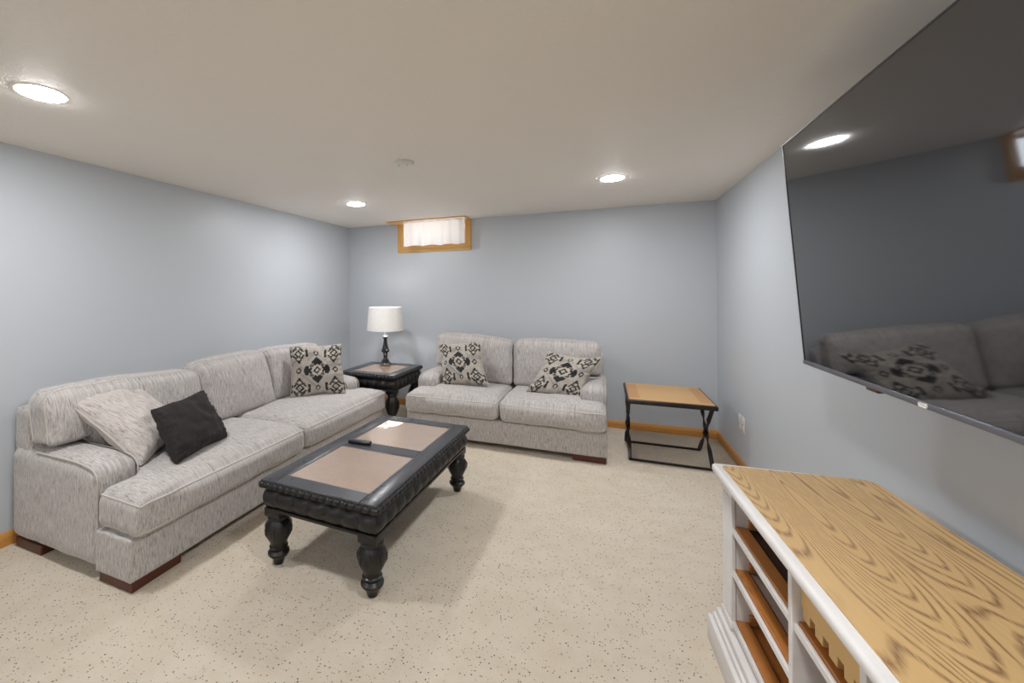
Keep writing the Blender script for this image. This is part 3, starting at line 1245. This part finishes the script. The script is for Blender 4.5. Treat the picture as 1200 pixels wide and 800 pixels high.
# local x along the screen, local y out of the screen, local z up
for i in range(3):
    Mt[i][0], Mt[i][1], Mt[i][2], Mt[i][3] = -t_dir[i], nrm[i], up[i], (B + t_dir * TVW / 2)[i]
tv.matrix_world = Mt
tag(tv, 'large black flat-screen television tilted down from the right wall, reflecting the loveseat', 'television')
hx = TVW / 2
MB().box(-hx + .007, hx - .007, -.003, .0005, .014, TVH - .006).obj('screen', M_screen, tv, False)
mb = MB()
mb.box(-hx, -hx + .007, -.02, .0025, 0.012, TVH, .001, 1)
mb.box(hx - .007, hx, -.02, .0025, 0.012, TVH, .001, 1)
mb.box(-hx, hx, -.02, .0025, TVH - .006, TVH, .001, 1)
mb.obj('bezel', M_bezel, tv)
MB().box(-hx, hx, -.022, .006, -.002, .0145, .002, 2).obj('bottom_lip', M_silver, tv)
MB().box(-hx + .004, hx - .004, -.028, -.004, .004, TVH - .004, .003, 1).obj('rear_shell', M_tvback, tv)
MB().box(-.52, .52, -.065, -.027, .06, .52, .012, 2).obj('electronics_housing', M_tvback, tv)
bx = hx - (2.303 - 1.549)
bd = MB().box(bx - .016, bx + .016, .006, .0075, .001, .0125, .003, 2).obj('badge', M_plastic, tv)
bd['label'] = 'tiny white maker badge'
rx = hx - (2.303 - 1.800)
MB().box(rx - .032, rx + .032, -.02, .004, -.012, -.001, .004, 2).obj('receiver', M_foot, tv)['label'] = 'small brown receiver tab under the lip'
# wall mount (part of the television's fixing)
wm = thing('wall_mount', 'black steel mounting bracket between the television and the right wall', 'bracket', (XR, 1.47, 1.50))
MB().box(-.012, -.001, -.25, .25, -.15, .15, .003, 1).obj('wall_plate_steel', M_tvback, wm)
for s in (-1, 1):
    MB().box(-.105, -.010, s * .16 - .015, s * .16 + .015, -.12, .12, .003, 1).obj('mount_arm', M_tvback, wm)

# ------------------------------------------------------------------ oak topped cabinet
# local frame: x = depth from the front, y runs along the front away from the viewpoint (0 at the far end), z up
cyaw = math.radians(3.0)
cb = thing('media_cabinet', 'white-painted media cabinet with oak veneer top and open shelves under the television', 'cabinet', (.400, 2.060, 0), cyaw)
CH, CL, CD_ = .73, 1.62, .505


def front(y):      # slight bow of the front edge
    return .022 * math.sin(PI * min(1, max(0, -y / CL)))


def top_outline(ins, n=16):
    pts = []
    L = CL - ins
    pts.append((.012 + ins, -ins))
    pts.append((front(-.02) * 0 + ins, -.014 - ins))
    for i in range(1, n):
        y = -.014 - ins - (L - .028 - ins) * i / n
        pts.append((-front(y) * .0 + ins, y))
    pts.append((ins, -CL + ins + .02))
    pts.append((.02 + ins, -CL + ins))
    pts.append((CD_ - .05, -CL + ins))
    pts.append((CD_, -CL + ins + .05))
    pts.append((CD_, -.032 - ins * .3))
    pts.append((CD_ - .030, -ins * .6))
    return pts


MB().prism(top_outline(.0)[::-1], CH - .034, CH - .0035, .011, 3).obj('top_moulding', M_white, cb)
tp = MB().prism([(x, y) for x, y in top_outline(.030)][::-1], CH - .02, CH, .001, 1).obj('top_panel', M_oaktop, cb, False)
tp['label'] = 'golden oak veneer top panel'
# plinth
FX = .030          # front face of the posts
mb = MB()
mb.prism([(-.012, .010), (-.012, -CL + .02), (FX + .04, -CL + .02), (FX + .04, .010)][::-1], 0, .100, .004, 2)
mb.box(0.002, FX + .04, -CL + .03, -.004, .098, .122, .006, 2)
mb.box(0.012, FX + .04, -CL + .04, -.012, .120, .148, .006, 2)
mb.obj('plinth', M_white, cb)
MB().box(FX + .04, CD_ - .03, -CL + .04, -.012, 0, .145, .002, 1).obj('plinth_sides', M_white, cb)
# fluted far post
mb = MB()
pz0, pz1 = .148, CH - .035
py1, py0 = -.040, -.140
mb.box(FX, FX + .016, py0, py1, pz0, pz1, .003, 1)
for k in range(4):
    yc = py1 - .020 - k * .020
    mb.tube([(FX + .001, yc, pz0 + .05), (FX + .001, yc, pz1 - .05)], .006, 10)
mb.box(FX - .006, FX + .016, py0 - .004, py1 + .003, pz0, pz0 + .035, .003, 1)
mb.obj('fluted_post', M_white, cb)
mb = MB()
mb.box(FX, FX + .035, -CL + .02, -CL + .155, pz0, pz1, .003, 1)
for k in range(4):
    yc = -CL + .02 + .028 + k * .027
    mb.tube([(FX + .001, yc, pz0 + .05), (FX + .001, yc, pz1 - .05)], .0075, 10)
mb.obj('fluted_post', M_white, cb)
# side panels, back, dividers
MB().box(FX + .016, CD_ - .03, -.135, -.115, pz0 - .004, pz1).obj('side_panel', M_white, cb, False)
MB().box(FX + .035, CD_ - .03, -CL + .022, -CL + .042, pz0 - .004, pz1).obj('side_panel', M_white, cb, False)
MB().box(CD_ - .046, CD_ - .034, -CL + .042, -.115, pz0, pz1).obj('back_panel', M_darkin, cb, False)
D1, D2 = -.600, -.915
for y in (D1, D2):
    MB().box(FX, CD_ - .046, y - .021, y, pz0, pz1, .002, 1).obj('divider', M_white, cb)
# bottom board, oak with a white front edge
def shelf(y1, y0, z, second, depth=CD_ - .05, name='shelf'):
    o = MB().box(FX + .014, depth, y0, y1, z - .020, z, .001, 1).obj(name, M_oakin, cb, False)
    MB().box(FX + .004, FX + .0145, y0, y1, z - .020, z + .002, .002, 1).obj('shelf_edge', M_white, o)
    MB().box(FX + .0145, FX + .055, y0, y1, z, z + .010, .002, 1).obj('front_strip', M_oakin, o)
    if second:
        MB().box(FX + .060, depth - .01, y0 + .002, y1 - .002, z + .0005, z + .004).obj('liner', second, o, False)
    return o


Y1, Y0 = -.1355, D1 + .0005
shelf(Y1, Y0, .180, None)
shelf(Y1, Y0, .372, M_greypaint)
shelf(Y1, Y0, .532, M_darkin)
for z in (.180, .372, .532):      # oak cleats on the far side panel
    MB().box(FX + .055, CD_ - .055, -.151, -.1355, z + .011, z + .042, .002, 1).obj('cleat', M_oakin, cb)
shelf(D1 - .0215, D2 + .0005, .532, None)
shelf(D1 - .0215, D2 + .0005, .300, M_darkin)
shelf(D1 - .0215, D2 + .0005, .180, None)
shelf(D2 - .0215, -CL + .0425, .180, None)
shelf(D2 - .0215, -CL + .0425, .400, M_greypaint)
# pine comb rack in the second bay
rk = MB().box(FX + .020, FX + .034, D2 + .003, D1 - .024, .585, .640, .001, 1).obj('rack_rail', M_pine, cb)
for k in range(5):
    y = D1 - .030 - k * .062
    MB().box(FX + .021, FX + .040, y - .036, y, .556, .587, .001, 1).obj('rack_tooth', M_pine, rk)
MB().box(FX + .075, FX + .090, D2 + .003, D1 - .024, .600, .640, .001, 1).obj('rack_rail', M_pine, cb)
MB().box(FX + .034, CD_ - .06, D2 + .003, D1 - .024, .684, .692, .001, 1).obj('top_cleat', M_pine, cb)
